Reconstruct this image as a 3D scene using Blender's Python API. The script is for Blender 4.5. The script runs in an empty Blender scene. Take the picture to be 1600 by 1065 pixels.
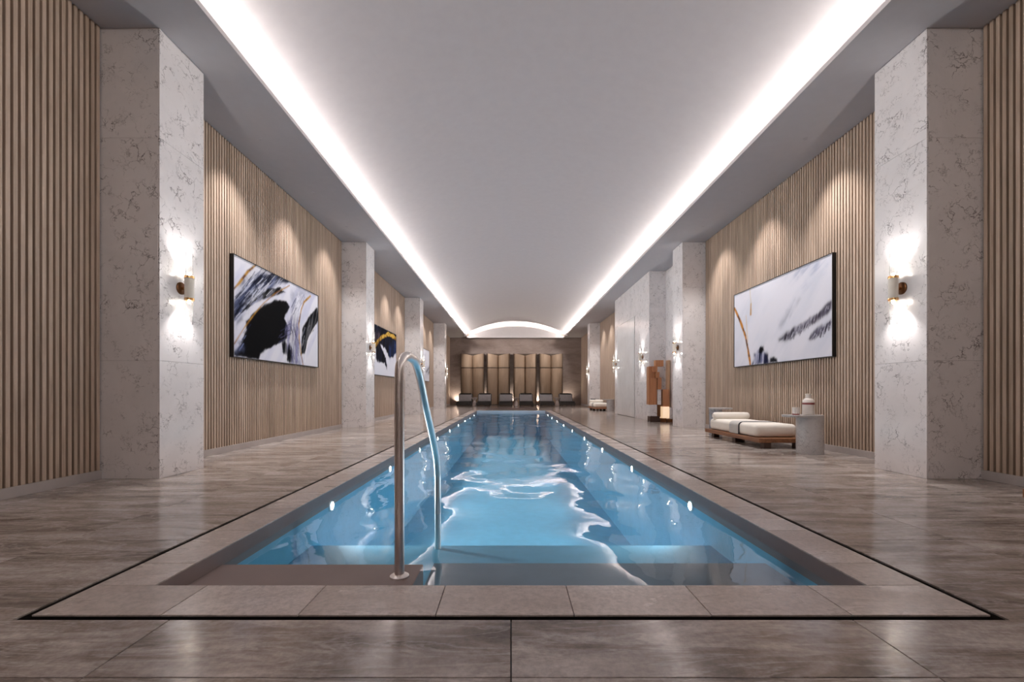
import bpy, bmesh, math, random
import numpy as np
from mathutils import Vector, Matrix

random.seed(7)
scene = bpy.context.scene
COL = scene.collection

# ------------------------------------------------------------------ camera
F_PX, VPX, HORIZON = 700.0, 798.5, 612.0
cam_data = bpy.data.cameras.new('camera')
cam = bpy.data.objects.new('camera', cam_data)
COL.objects.link(cam)
cam.location = (0, 0, 1.0)
cam.rotation_euler = (math.pi / 2, 0, 0)
cam_data.sensor_width = 36.0
cam_data.lens = F_PX / 1600 * 36.0
cam_data.shift_x = (800 - VPX) / 1600
cam_data.shift_y = (HORIZON - 532.5) / 1600
cam_data.clip_end = 200
scene.camera = cam

# ------------------------------------------------------------------ world / light settings
w = bpy.data.worlds.new('world')
scene.world = w
w.use_nodes = True
w.node_tree.nodes['Background'].inputs[0].default_value = (0, 0, 0, 1)
LED_STRENGTH = 31.0
LED_COLOR = (1.0, 0.925, 0.85)
SCONCE_W, DOWN_W, UP_W, POOL_W, SPOT_W = 12.0, 85.0, 36.0, 16.0, 60.0
WARM = (1.0, 0.955, 0.93)
vs = scene.view_settings
vs.view_transform = 'Standard'
vs.look = 'None'
vs.exposure = 2.12
vs.gamma = 1.0
vs.use_curve_mapping = False
scene.cycles.use_denoising = True
scene.cycles.max_bounces = 10
scene.cycles.diffuse_bounces = 5
scene.cycles.glossy_bounces = 4
scene.cycles.transparent_max_bounces = 16
scene.cycles.caustics_reflective = False
scene.cycles.caustics_refractive = False
scene.cycles.sample_clamp_indirect = 6.0

# ------------------------------------------------------------------ dimensions (metres)
WL, WR = -4.71, 5.41            # slat faces of the long walls
CLX, CRX = -4.04, 4.78          # inner faces of the columns
SOF = 5.18                      # underside of the soffits
LIPL, LIPR = -3.38, 4.06        # soffit lips
YEND, YBACK = 34.6, -9.0
COLS = [5.15, 12.5, 19.88, 27.25]
COLD = 0.74
PX, PY0, PY1 = 1.845, 2.318, 24.1   # pool opening
GX, GY0, GY1 = 2.19, 1.966, 24.46   # outer edge of the dark channel
CXO, CYO0, CYO1 = 2.15, 2.01, 24.42 # outer edge of the coping
WATER = -0.105

# ------------------------------------------------------------------ helpers
def link(name, me, mat=None, parent=None, loc=None, rz=None):
    o = bpy.data.objects.new(name, me)
    COL.objects.link(o)
    if me is not None and mat is not None and len(me.materials) == 0:
        me.materials.append(mat)
    if parent is not None:
        o.parent = parent
    if loc is not None:
        o.location = loc
    if rz is not None:
        o.rotation_euler = (0, 0, rz)
    return o

def tag(o, label=None, cat=None, group=None, kind=None):
    if label: o['label'] = label
    if cat: o['category'] = cat
    if group: o['group'] = group
    if kind: o['kind'] = kind
    return o

def thing(name, label, cat, loc=(0, 0, 0), rz=0, group=None, kind=None):
    o = link(name, None, loc=loc, rz=rz)
    o.empty_display_size = 0.1
    return tag(o, label, cat, group, kind)

def copy_tree(o, parent=None):
    c = o.copy()
    COL.objects.link(c)
    c.parent = parent
    for ch in list(o.children):
        copy_tree(ch, c)
    return c

class MB:
    """collects shapes into one bmesh"""
    def __init__(s): s.bm = bmesh.new()
    def box(s, x0, x1, y0, y1, z0, z1, bev=0.0, seg=2):
        b = bmesh.new()
        vs_ = [b.verts.new(p) for p in ((x0,y0,z0),(x1,y0,z0),(x1,y1,z0),(x0,y1,z0),(x0,y0,z1),(x1,y0,z1),(x1,y1,z1),(x0,y1,z1))]
        for f in ((0,3,2,1),(4,5,6,7),(0,1,5,4),(1,2,6,5),(2,3,7,6),(3,0,4,7)):
            b.faces.new([vs_[i] for i in f])
        if bev > 0:
            bmesh.ops.bevel(b, geom=list(b.edges), offset=bev, segments=seg, profile=0.5, affect='EDGES', clamp_overlap=True)
        s._merge(b)
        return s
    def _merge(s, b):
        me = bpy.data.meshes.new('tmp'); b.to_mesh(me); b.free()
        s.bm.from_mesh(me); bpy.data.meshes.remove(me)
    def prism(s, pts, z0, z1, bev=0.0):
        b = bmesh.new()
        lo = [b.verts.new((x, y, z0)) for x, y in pts]
        hi = [b.verts.new((x, y, z1)) for x, y in pts]
        b.faces.new(lo[::-1]); b.faces.new(hi)
        n = len(pts)
        for i in range(n):
            b.faces.new((lo[i], lo[(i+1) % n], hi[(i+1) % n], hi[i]))
        bmesh.ops.recalc_face_normals(b, faces=b.faces)
        if bev > 0:
            es = [e for e in b.edges if abs(e.verts[0].co.z - z1) < 1e-6 and abs(e.verts[1].co.z - z1) < 1e-6]
            bmesh.ops.bevel(b, geom=es, offset=bev, segments=1, affect='EDGES', clamp_overlap=True)
        s._merge(b)
        return s
    def extrude_y(s, prof, y0, y1, closed=True, caps=True):
        """profile of (x, z) points swept along y"""
        b = s.bm
        A = [b.verts.new((x, y0, z)) for x, z in prof]
        B = [b.verts.new((x, y1, z)) for x, z in prof]
        n = len(prof)
        for i in range(n if closed else n - 1):
            j = (i + 1) % n
            b.faces.new((A[i], A[j], B[j], B[i]))
        if caps and closed:
            b.faces.new(A[::-1]); b.faces.new(B)
        return s
    def extrude_x(s, prof, x0, x1):
        """profile of (y, z) points swept along x"""
        b = bmesh.new()
        A = [b.verts.new((x0, y, z)) for y, z in prof]
        B = [b.verts.new((x1, y, z)) for y, z in prof]
        n = len(prof)
        for i in range(n):
            j = (i + 1) % n
            b.faces.new((A[i], A[j], B[j], B[i]))
        b.faces.new(A[::-1]); b.faces.new(B)
        bmesh.ops.recalc_face_normals(b, faces=b.faces)
        s._merge(b)
        return s
    def lathe(s, prof, n=24, c=(0, 0, 0), axis='Z'):
        """prof (r, h) from the bottom up; r = 0 closes"""
        b = bmesh.new()
        def P(r, h, a):
            p = (r * math.cos(a), r * math.sin(a), h)
            if axis == 'X': p = (h, p[0], p[1])
            if axis == 'Y': p = (p[1], h, p[0])
            return (p[0] + c[0], p[1] + c[1], p[2] + c[2])
        rings = []
        for r, h in prof:
            if r <= 1e-6: rings.append([b.verts.new(P(0, h, 0))])
            else: rings.append([b.verts.new(P(r, h, 2 * math.pi * k / n)) for k in range(n)])
        for R0, R1 in zip(rings, rings[1:]):
            for k in range(n):
                m = (k + 1) % n
                if len(R0) == 1 and len(R1) == 1: break
                if len(R0) == 1: b.faces.new((R0[0], R1[m], R1[k]))
                elif len(R1) == 1: b.faces.new((R0[k], R0[m], R1[0]))
                else: b.faces.new((R0[k], R0[m], R1[m], R1[k]))
        bmesh.ops.recalc_face_normals(b, faces=b.faces)
        s._merge(b)
        return s
    def tube(s, pts, r, n=16):
        b = bmesh.new()
        pts = [Vector(p) for p in pts]
        rings = []
        side = Vector((1, 0, 0))
        for i, p in enumerate(pts):
            t = (pts[min(i + 1, len(pts) - 1)] - pts[max(i - 1, 0)]).normalized()
            u = side - t * side.dot(t)
            if u.length < 1e-4: u = Vector((0, 1, 0)) - t * t.y
            u.normalize(); v = t.cross(u)
            rings.append([b.verts.new(p + (u * math.cos(2*math.pi*k/n) + v * math.sin(2*math.pi*k/n)) * r) for k in range(n)])
        for R0, R1 in zip(rings, rings[1:]):
            for k in range(n):
                b.faces.new((R0[k], R0[(k+1) % n], R1[(k+1) % n], R1[k]))
        b.faces.new(rings[0][::-1]); b.faces.new(rings[-1])
        bmesh.ops.recalc_face_normals(b, faces=b.faces)
        s._merge(b)
        return s
    def mesh(s, name, smooth=False):
        bmesh.ops.recalc_face_normals(s.bm, faces=s.bm.faces) if False else None
        me = bpy.data.meshes.new(name)
        s.bm.to_mesh(me); s.bm.free()
        if smooth:
            me.polygons.foreach_set('use_smooth', [True] * len(me.polygons))
            me.set_sharp_from_angle(angle=math.radians(42))
        return me
    def build(s, name, mat, parent=None, loc=None, rz=None, smooth=False):
        return link(name, s.mesh(name, smooth), mat, parent, loc, rz)

def spline(P, n=10):
    """Catmull-Rom through the points"""
    P = [Vector(p) for p in P]
    out = []
    for i in range(len(P) - 1):
        p0, p1, p2, p3 = P[max(i-1, 0)], P[i], P[i+1], P[min(i+2, len(P)-1)]
        for k in range(n):
            t = k / n
            out.append(0.5 * ((2*p1) + (p2-p0)*t + (2*p0-5*p1+4*p2-p3)*t*t + (3*p1-p0-3*p2+p3)*t**3))
    out.append(P[-1])
    return out

# ------------------------------------------------------------------ materials
def new_mat(name):
    m = bpy.data.materials.new(name); m.use_nodes = True
    nt = m.node_tree
    return m, nt, nt.nodes['Principled BSDF']

def N(nt, t, **kw):
    n = nt.nodes.new(t)
    for k, v in kw.items():
        if k in n.inputs.keys() if isinstance(k, str) else False: n.inputs[k].default_value = v
        else: setattr(n, k, v)
    return n

def ramp(nt, src, stops, interp='LINEAR'):
    r = nt.nodes.new('ShaderNodeValToRGB'); cr = r.color_ramp; cr.interpolation = interp
    while len(cr.elements) < len(stops): cr.elements.new(0.5)
    for e, (p, c) in zip(cr.elements, stops):
        e.position = p; e.color = (*c, 1) if len(c) == 3 else c
    nt.links.new(src, r.inputs[0])
    return r.outputs[0]

def mixc(nt, fac, a, b, mode='MIX'):
    n = nt.nodes.new('ShaderNodeMix'); n.data_type = 'RGBA'; n.blend_type = mode
    for sock, v in ((n.inputs[0], fac), (n.inputs[6], a), (n.inputs[7], b)):
        if hasattr(v, 'is_linked'): nt.links.new(v, sock)
        elif isinstance(v, (int, float)): sock.default_value = v
        else: sock.default_value = (*v, 1)
    return n.outputs[2]

def math_(nt, op, a, b=None):
    n = nt.nodes.new('ShaderNodeMath'); n.operation = op
    for sock, v in ((n.inputs[0], a), (n.inputs[1], b)):
        if v is None: continue
        if hasattr(v, 'is_linked'): nt.links.new(v, sock)
        else: sock.default_value = v
    return n.outputs[0]

def position(nt, scale=(1, 1, 1), rot=(0, 0, 0), jitter=0.0):
    g = nt.nodes.new('ShaderNodeNewGeometry')
    src = g.outputs['Position']
    if jitter:
        oi = nt.nodes.new('ShaderNodeObjectInfo')
        cmb = nt.nodes.new('ShaderNodeCombineXYZ')
        for k, mul in enumerate((37.0, 91.0, 53.0)):
            nt.links.new(math_(nt, 'MULTIPLY', oi.outputs['Random'], mul * jitter), cmb.inputs[k])
        va = nt.nodes.new('ShaderNodeVectorMath'); va.operation = 'ADD'
        nt.links.new(src, va.inputs[0]); nt.links.new(cmb.outputs[0], va.inputs[1])
        src = va.outputs[0]
    mp = nt.nodes.new('ShaderNodeMapping')
    mp.inputs['Scale'].default_value = scale
    mp.inputs['Rotation'].default_value = rot
    nt.links.new(src, mp.inputs[0])
    return mp.outputs[0]

def noise(nt, vec, scale, detail=4, rough=0.55, dist=0.0):
    n = nt.nodes.new('ShaderNodeTexNoise')
    n.inputs['Scale'].default_value = scale; n.inputs['Detail'].default_value = detail
    n.inputs['Roughness'].default_value = rough; n.inputs['Distortion'].default_value = dist
    nt.links.new(vec, n.inputs['Vector'])
    return n

def bump(nt, bsdf, h, strength, dist=0.01):
    b = nt.nodes.new('ShaderNodeBump'); b.inputs['Strength'].default_value = strength; b.inputs['Distance'].default_value = dist
    nt.links.new(h, b.inputs['Height']); nt.links.new(b.outputs[0], bsdf.inputs['Normal'])

def plain(name, color, rough=0.5, metal=0.0, var=0.06, spec=0.5):
    m, nt, b = new_mat(name)
    v = position(nt)
    n = noise(nt, v, 6.0, 3)
    c0 = tuple(c * (1 - var) for c in color); c1 = tuple(min(1, c * (1 + var)) for c in color)
    nt.links.new(ramp(nt, n.outputs[0], [(0.3, c0), (0.7, c1)]), b.inputs['Base Color'])
    b.inputs['Roughness'].default_value = rough; b.inputs['Metallic'].default_value = metal
    b.inputs['Specular IOR Level'].default_value = spec
    return m

def emitter(name, color, strength):
    m, nt, b = new_mat(name)
    b.inputs['Base Color'].default_value = (0.8, 0.8, 0.8, 1)
    b.inputs['Emission Color'].default_value = (*color, 1)
    b.inputs['Emission Strength'].default_value = strength
    return m

def marble_mat(name, base, vein, scale=1.0, amount=0.5, rough=0.18):
    m, nt, b = new_mat(name)
    v = position(nt, jitter=1.0, rot=(0.3, 0.4, 0.2))
    wob = noise(nt, v, 3.2 * scale, 5, 0.6)
    add = nt.nodes.new('ShaderNodeVectorMath'); add.operation = 'MULTIPLY_ADD'
    nt.links.new(wob.outputs['Color'], add.inputs[0]); add.inputs[1].default_value = (0.42, 0.42, 0.42); nt.links.new(v, add.inputs[2])
    vo = nt.nodes.new('ShaderNodeTexVoronoi'); vo.feature = 'DISTANCE_TO_EDGE'; vo.inputs['Scale'].default_value = 4.2 * scale
    nt.links.new(add.outputs[0], vo.inputs['Vector'])
    line = ramp(nt, vo.outputs['Distance'], [(0.0, (1, 1, 1)), (0.022, (0.45, 0.45, 0.45)), (0.05, (0, 0, 0))])
    patch = noise(nt, v, 2.6 * scale, 4, 0.65)
    mask = ramp(nt, patch.outputs[0], [(0.60 - 0.2 * amount, (0, 0, 0)), (0.74 - 0.2 * amount, (1, 1, 1))])
    fac = math_(nt, 'MULTIPLY', line, mask)
    # a second, finer net
    vo2 = nt.nodes.new('ShaderNodeTexVoronoi'); vo2.feature = 'DISTANCE_TO_EDGE'; vo2.inputs['Scale'].default_value = 9.0 * scale
    nt.links.new(add.outputs[0], vo2.inputs['Vector'])
    line2 = ramp(nt, vo2.outputs['Distance'], [(0.0, (0.8, 0.8, 0.8)), (0.035, (0, 0, 0))])
    patch2 = noise(nt, v, 4.1 * scale, 3, 0.6)
    mask2 = ramp(nt, patch2.outputs[0], [(0.64 - 0.2 * amount, (0, 0, 0)), (0.74 - 0.2 * amount, (1, 1, 1))])
    fac2 = math_(nt, 'MULTIPLY', line2, mask2)
    fac = math_(nt, 'MAXIMUM', fac, fac2)
    cloud = noise(nt, v, 1.4 * scale, 5, 0.6, 0.6)
    bc = ramp(nt, cloud.outputs[0], [(0.3, tuple(c * 0.90 for c in base)), (0.65, base)])
    nt.links.new(mixc(nt, fac, bc, vein), b.inputs['Base Color'])
    b.inputs['Roughness'].default_value = rough
    return m

def floor_mat(name, cols, rough, streak=1.0, veins=0.32):
    m, nt, b = new_mat(name)
    v = position(nt, scale=(0.36, 1.5, 1.0), rot=(0, 0, 0.2), jitter=1.0)
    warp = noise(nt, v, 1.3, 3, 0.5)
    add = nt.nodes.new('ShaderNodeVectorMath'); add.operation = 'MULTIPLY_ADD'
    nt.links.new(warp.outputs['Color'], add.inputs[0]); add.inputs[1].default_value = (0.5, 0.5, 0.5); nt.links.new(v, add.inputs[2])
    n1 = noise(nt, add.outputs[0], 2.2 * streak, 10, 0.66, 0.5)
    c1 = ramp(nt, n1.outputs[0], [(0.30, cols[0]), (0.45, cols[1]), (0.57, cols[2]), (0.72, cols[3])])
    v2 = position(nt, scale=(0.25, 1.6, 1.0), rot=(0, 0, 0.35), jitter=1.0)
    n2 = noise(nt, v2, 2.6 * streak, 6, 0.6, 1.2)
    lines = ramp(nt, n2.outputs[0], [(0.47, (0, 0, 0)), (0.50, (1, 1, 1)), (0.53, (0, 0, 0))])
    c2 = mixc(nt, math_(nt, 'MULTIPLY', lines, veins), c1, cols[3])
    v3 = position(nt, scale=(1, 1, 1), jitter=1.0)
    n3 = noise(nt, v3, 38.0, 5, 0.7)
    g = ramp(nt, n3.outputs[0], [(0.35, (0.72, 0.72, 0.72)), (0.62, (1.08, 1.08, 1.08))])
    nt.links.new(mixc(nt, 0.75, c2, g, 'MULTIPLY'), b.inputs['Base Color'])
    rr = ramp(nt, n1.outputs[0], [(0.3, (rough * 1.35,) * 3), (0.7, (rough * 0.8,) * 3)])
    nt.links.new(rr, b.inputs['Roughness'])
    bump(nt, b, n3.outputs[0], 0.05, 0.004)
    b.inputs['Specular IOR Level'].default_value = 0.6
    return m

def wood_mat(name, dark, light, axis='Z', rough=0.5, scale=1.0):
    m, nt, b = new_mat(name)
    sc = {'Z': (14, 14, 0.7), 'X': (0.7, 14, 14), 'Y': (14, 0.7, 14)}[axis]
    v = position(nt, scale=sc, jitter=1.0)
    n1 = noise(nt, v, 1.6 * scale, 6, 0.65, 0.4)
    c = ramp(nt, n1.outputs[0], [(0.28, dark), (0.7, light)])
    geo = nt.nodes.new('ShaderNodeNewGeometry'); oi = nt.nodes.new('ShaderNodeObjectInfo')
    r = math_(nt, 'FRACT', math_(nt, 'ADD', geo.outputs['Random Per Island'], oi.outputs['Random']))
    tone = ramp(nt, r, [(0.0, (0.80, 0.78, 0.76)), (0.5, (1, 0.97, 0.95)), (1.0, (1.12, 1.12, 1.12))])
    nt.links.new(mixc(nt, 0.9, c, tone, 'MULTIPLY'), b.inputs['Base Color'])
    b.inputs['Roughness'].default_value = rough
    bump(nt, b, n1.outputs[0], 0.15, 0.003)
    return m

M = {}
M['slat'] = wood_mat('oak_slat', (0.33, 0.24, 0.182), (0.57, 0.445, 0.355))
M['backing'] = plain('dark_backing', (0.055, 0.032, 0.020), 0.8)
M['wall_near'] = plain('near_wall', (0.66, 0.60, 0.57), 0.7)
M['baseboard'] = plain('grey_baseboard', (0.42, 0.38, 0.37), 0.45)
M['marble'] = marble_mat('white_marble', (0.80, 0.765, 0.77), (0.12, 0.10, 0.105), 1.45, 0.55)
M['marble_door'] = marble_mat('pale_marble', (0.82, 0.80, 0.80), (0.40, 0.38, 0.38), amount=0.1)
M['marble_dark'] = marble_mat('dark_marble', (0.30, 0.30, 0.33), (0.03, 0.03, 0.04), 2.2, 1.2)
M['marble_table'] = marble_mat('grey_marble', (0.50, 0.48, 0.48), (0.24, 0.22, 0.22), 2.0, 0.9, 0.25)
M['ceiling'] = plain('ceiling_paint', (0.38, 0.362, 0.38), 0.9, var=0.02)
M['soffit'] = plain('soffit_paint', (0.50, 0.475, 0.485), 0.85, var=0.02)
M['floor'] = floor_mat('stone_floor', ((0.13, 0.10, 0.085), (0.31, 0.255, 0.225), (0.50, 0.435, 0.40), (0.74, 0.68, 0.645)), 0.14, 1.5, 0.4)
M['coping'] = floor_mat('stone_coping', ((0.50, 0.42, 0.38), (0.62, 0.54, 0.495), (0.68, 0.60, 0.56), (0.74, 0.67, 0.63)), 0.25, 0.7, 0.0)
M['channel'] = plain('dark_channel', (0.010, 0.007, 0.006), 0.5)
M['mauve'] = plain('mauve_stone', (0.30, 0.235, 0.222), 0.55, var=0.03)
M['lit_band'] = plain('lit_far_band', (0.80, 0.86, 0.92), 0.4, var=0.02)  # far waterline band: light falling on it is painted in as pale colour
M['pool'] = plain('pool_plaster', (0.24, 0.62, 0.82), 0.6, var=0.05)
M['pool_step'] = plain('pool_step_tile', (0.56, 0.61, 0.67), 0.6, var=0.04)
M['steel'] = plain('brushed_steel', (0.92, 0.86, 0.83), 0.38, 1.0, 0.02)
M['brass'] = plain('brass', (0.72, 0.42, 0.18), 0.22, 1.0, 0.05)
M['cream'] = plain('cream_enamel', (0.78, 0.72, 0.64), 0.4)
M['bronze'] = plain('dark_bronze', (0.20, 0.09, 0.04), 0.3, 0.9)
M['walnut'] = wood_mat('walnut', (0.13, 0.045, 0.018), (0.36, 0.16, 0.07), 'Y', 0.35)
M['copper'] = wood_mat('copper_veneer', (0.34, 0.13, 0.055), (0.58, 0.27, 0.13), 'Z', 0.35)
M['tan_wood'] = wood_mat('tan_veneer', (0.50, 0.32, 0.19), (0.66, 0.45, 0.29), 'Z', 0.4)
M['dark_wood'] = plain('dark_wood', (0.05, 0.022, 0.013), 0.4)
M['fabric'] = plain('white_fabric', (0.78, 0.73, 0.67), 0.9, var=0.03, spec=0.2)
M['throw'] = plain('grey_throw', (0.50, 0.48, 0.46), 0.9, spec=0.2)
M['black'] = plain('black_lacquer', (0.006, 0.006, 0.007), 0.4)
M['stripe'] = plain('dark_stripe', (0.05, 0.05, 0.055), 0.9, spec=0.2)
M['end_wall'] = floor_mat('brown_plaster', ((0.20, 0.145, 0.125), (0.25, 0.19, 0.165), (0.28, 0.215, 0.19), (0.32, 0.25, 0.22)), 0.7, 1.0, 0.0)
M['panel'] = wood_mat('bronze_cloth_panel', (0.29, 0.20, 0.135), (0.39, 0.28, 0.195), 'Z', 0.6)
M['panel_edge'] = plain('dark_panel_edge', (0.06, 0.035, 0.02), 0.5)
M['charcoal'] = plain('charcoal_fabric', (0.075, 0.072, 0.07), 0.85, spec=0.3)
M['dark_fabric'] = plain('dark_fabric', (0.022, 0.018, 0.017), 0.85, spec=0.3)
M['grey_fabric'] = plain('grey_fabric', (0.30, 0.285, 0.295), 0.9, spec=0.3)
M['white_glaze'] = plain('white_glaze', (0.78, 0.72, 0.68), 0.2)
M['rose_band'] = plain('rose_band', (0.28, 0.07, 0.07), 0.4)
M['table_white'] = plain('pale_stone', (0.74, 0.66, 0.62), 0.5)
M['mat'] = plain('brown_mat', (0.13, 0.095, 0.085), 0.9)
M['led'] = emitter('led_strip_glow', LED_COLOR, LED_STRENGTH)
M['bulb'] = emitter('bulb_glow', (1.0, 0.92, 0.8), 18.0)
M['pool_lamp'] = emitter('pool_lamp_glow', (1.0, 0.97, 0.9), 25.0)
M['lamp_box'] = emitter('lantern_glow', (1.0, 0.66, 0.38), 0.16)
M['candle'] = plain('candle_wax', (0.75, 0.62, 0.50), 0.5)

def glass_mat(name, tint, rough=0.02, ior=1.45):
    m = bpy.data.materials.new(name); m.use_nodes = True
    nt = m.node_tree; nt.nodes.clear()
    out = nt.nodes.new('ShaderNodeOutputMaterial'); mx = nt.nodes.new('ShaderNodeMixShader')
    tr = nt.nodes.new('ShaderNodeBsdfTransparent'); gl = nt.nodes.new('ShaderNodeBsdfGlossy'); fr = nt.nodes.new('ShaderNodeFresnel')
    tr.inputs[0].default_value = (*tint, 1); gl.inputs['Roughness'].default_value = rough; fr.inputs[0].default_value = ior
    nt.links.new(fr.outputs[0], mx.inputs[0]); nt.links.new(tr.outputs[0], mx.inputs[1]); nt.links.new(gl.outputs[0], mx.inputs[2])
    nt.links.new(mx.outputs[0], out.inputs[0])
    return m, nt, gl, fr
m, nt, gl, fr = glass_mat('frosted_glass', (0.97, 0.97, 0.97), 0.15, 1.22)
mx2 = nt.nodes.new('ShaderNodeMixShader'); mx2.inputs[0].default_value = 0.025
df = nt.nodes.new('ShaderNodeBsdfTranslucent'); df.inputs[0].default_value = (0.95, 0.93, 0.9, 1)
out = [n for n in nt.nodes if n.type == 'OUTPUT_MATERIAL'][0]
nt.links.new(out.inputs[0].links[0].from_socket, mx2.inputs[1]); nt.links.new(df.outputs[0], mx2.inputs[2]); nt.links.new(mx2.outputs[0], out.inputs[0])
M['glass'] = m
m, nt, gl, fr = glass_mat('pool_water', (0.80, 0.93, 1.0), 0.0, 1.6)
v = position(nt, scale=(1.0, 0.75, 1.0))
n1 = noise(nt, v, 1.1, 1.5, 0.35, 0.5)
n2 = noise(nt, v, 5.0, 2, 0.5, 0.3)
hh = math_(nt, 'ADD', n1.outputs[0], math_(nt, 'MULTIPLY', n2.outputs[0], 0.05))
bp = nt.nodes.new('ShaderNodeBump'); bp.inputs['Strength'].default_value = 1.0; bp.inputs['Distance'].default_value = 0.040
nt.links.new(hh, bp.inputs['Height'])
nt.links.new(bp.outputs[0], gl.inputs['Normal']); nt.links.new(bp.outputs[0], fr.inputs['Normal'])
M['water'] = m

def lamp(name, kind, loc, energy, parent=None, color=WARM, aim=None, size=60, blend=0.6, radius=0.03):
    d = bpy.data.lights.new(name, kind)
    d.energy = energy; d.color = color
    d.shadow_soft_size = radius
    if kind == 'SPOT':
        d.spot_size = math.radians(size); d.spot_blend = blend
    o = bpy.data.objects.new(name, d); COL.objects.link(o)
    o.location = loc
    if aim is not None:
        o.rotation_euler = Vector(aim).to_track_quat('-Z', 'Y').to_euler()
    if parent is not None: o.parent = parent
    return o

# ================================================================== STRUCTURE
# ---- floor: dark bed with a hole for the pool, stone tiles laid on it
fl = MB()
for x0, x1, y0, y1 in ((WL-.1, WR+.1, YBACK, GY0), (WL-.1, WR+.1, GY1, YEND+.2), (WL-.1, -GX, GY0, GY1), (GX, WR+.1, GY0, GY1)):
    fl.box(x0, x1, y0, y1, -0.30, -0.009)
for x0, x1, y0, y1 in ((-GX, GX, GY0, CYO0), (-GX, GX, CYO1, GY1), (-GX, -CXO, CYO0, CYO1), (CXO, GX, CYO0, CYO1)):
    fl.box(x0, x1, y0, y1, -0.30, -0.07)
floor = fl.build('floor', M['channel'])
tag(floor, 'brown grey polished stone tile floor around the pool', 'floor', kind='structure')
G = 0.0025
xs = [WL - 0.03, -4.5, -3.0, -1.5, 0.0, 1.5, 3.0, 4.5, WR + 0.03]
ys = [YBACK, -7.19, -5.73, -4.27, -2.81, -1.35, 0.11, 1.57]
while ys[-1] < YEND - 1.46: ys.append(ys[-1] + 1.46)
ys.append(YEND)
tile_cache = {}
def tile(name, parent, pts, mat, z0=-0.008, z1=0.0):
    cx = sum(p[0] for p in pts) / len(pts); cy = sum(p[1] for p in pts) / len(pts)
    loc = [(round(p[0] - cx, 4), round(p[1] - cy, 4)) for p in pts]
    key = (tuple(loc), mat.name, z0, z1)
    if key not in tile_cache:
        b = MB(); b.prism(loc, z0, z1, 0.0012)
        me = b.mesh(name); me.materials.append(mat); tile_cache[key] = me
    return link(name, tile_cache[key], None, parent, (cx, cy, 0))
for a in range(len(xs) - 1):
    for b_ in range(len(ys) - 1):
        x0, x1, y0, y1 = xs[a] + G, xs[a+1] - G, ys[b_] + G, ys[b_+1] - G
        hx0, hx1, hy0, hy1 = max(x0, -GX), min(x1, GX), max(y0, GY0), min(y1, GY1)
        if hx0 >= hx1 or hy0 >= hy1:
            tile('tile', floor, [(x0,y0),(x1,y0),(x1,y1),(x0,y1)], M['floor']); continue
        fullx, fully = (hx0 == x0 and hx1 == x1), (hy0 == y0 and hy1 == y1)
        if fullx and fully: continue
        if fullx:
            if hy0 > y0: tile('tile', floor, [(x0,y0),(x1,y0),(x1,hy0),(x0,hy0)], M['floor'])
            if hy1 < y1: tile('tile', floor, [(x0,hy1),(x1,hy1),(x1,y1),(x0,y1)], M['floor'])
        elif fully:
            if hx0 > x0: tile('tile', floor, [(x0,y0),(hx0,y0),(hx0,y1),(x0,y1)], M['floor'])
            if hx1 < x1: tile('tile', floor, [(hx1,y0),(x1,y0),(x1,y1),(hx1,y1)], M['floor'])
        else:                                     # L-shaped corner tile
            left, near = hx0 > x0, hy0 > y0
            if near and left:   P = [(x0,y0),(x1,y0),(x1,hy0),(hx0,hy0),(hx0,y1),(x0,y1)]
            elif near:          P = [(x0,y0),(x1,y0),(x1,y1),(hx1,y1),(hx1,hy0),(x0,hy0)]
            elif left:          P = [(x0,y0),(hx0,y0),(hx0,hy1),(x1,hy1),(x1,y1),(x0,y1)]
            else:               P = [(hx1,y0),(x1,y0),(x1,y1),(x0,y1),(x0,hy1),(hx1,hy1)]
            tile('tile', floor, P, M['floor'])

# ---- coping tiles
coping = thing('pool_coping', 'pale stone coping tiles framing the swimming pool', 'coping', kind='structure')
b = MB()
for x0, x1, y0, y1 in ((-CXO, CXO, CYO0, PY0), (-CXO, CXO, PY1, CYO1), (-CXO, -PX, PY0, PY1), (PX, CXO, PY0, PY1)):
    b.box(x0, x1, y0, y1, -0.034, -0.009)
b.build('coping_bed', M['channel'], coping)
jx = [-CXO, -1.572, -0.957, -0.339, 0.283, 0.90, 1.53, CXO]
for a in range(len(jx) - 1):
    for (y0, y1) in ((CYO0, PY0), (PY1, CYO1)):
        x0, x1 = jx[a] + G, jx[a+1] - G
        if a == 0: x0 -= G
        if a == len(jx) - 2: x1 += G
        tile('coping_tile', coping, [(x0,y0),(x1,y0),(x1,y1),(x0,y1)], M['coping'])
jy = [PY0, 2.62]
while jy[-1] < PY1 - 0.9: jy.append(jy[-1] + 0.615)
jy.append(PY1)
for s in (-1, 1):
    for a in range(len(jy) - 1):
        x0, x1 = sorted((s * PX, s * CXO))
        tile('coping_tile', coping, [(x0, jy[a] + G), (x1, jy[a] + G), (x1, jy[a+1] - G), (x0, jy[a+1] - G)], M['coping'])

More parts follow.
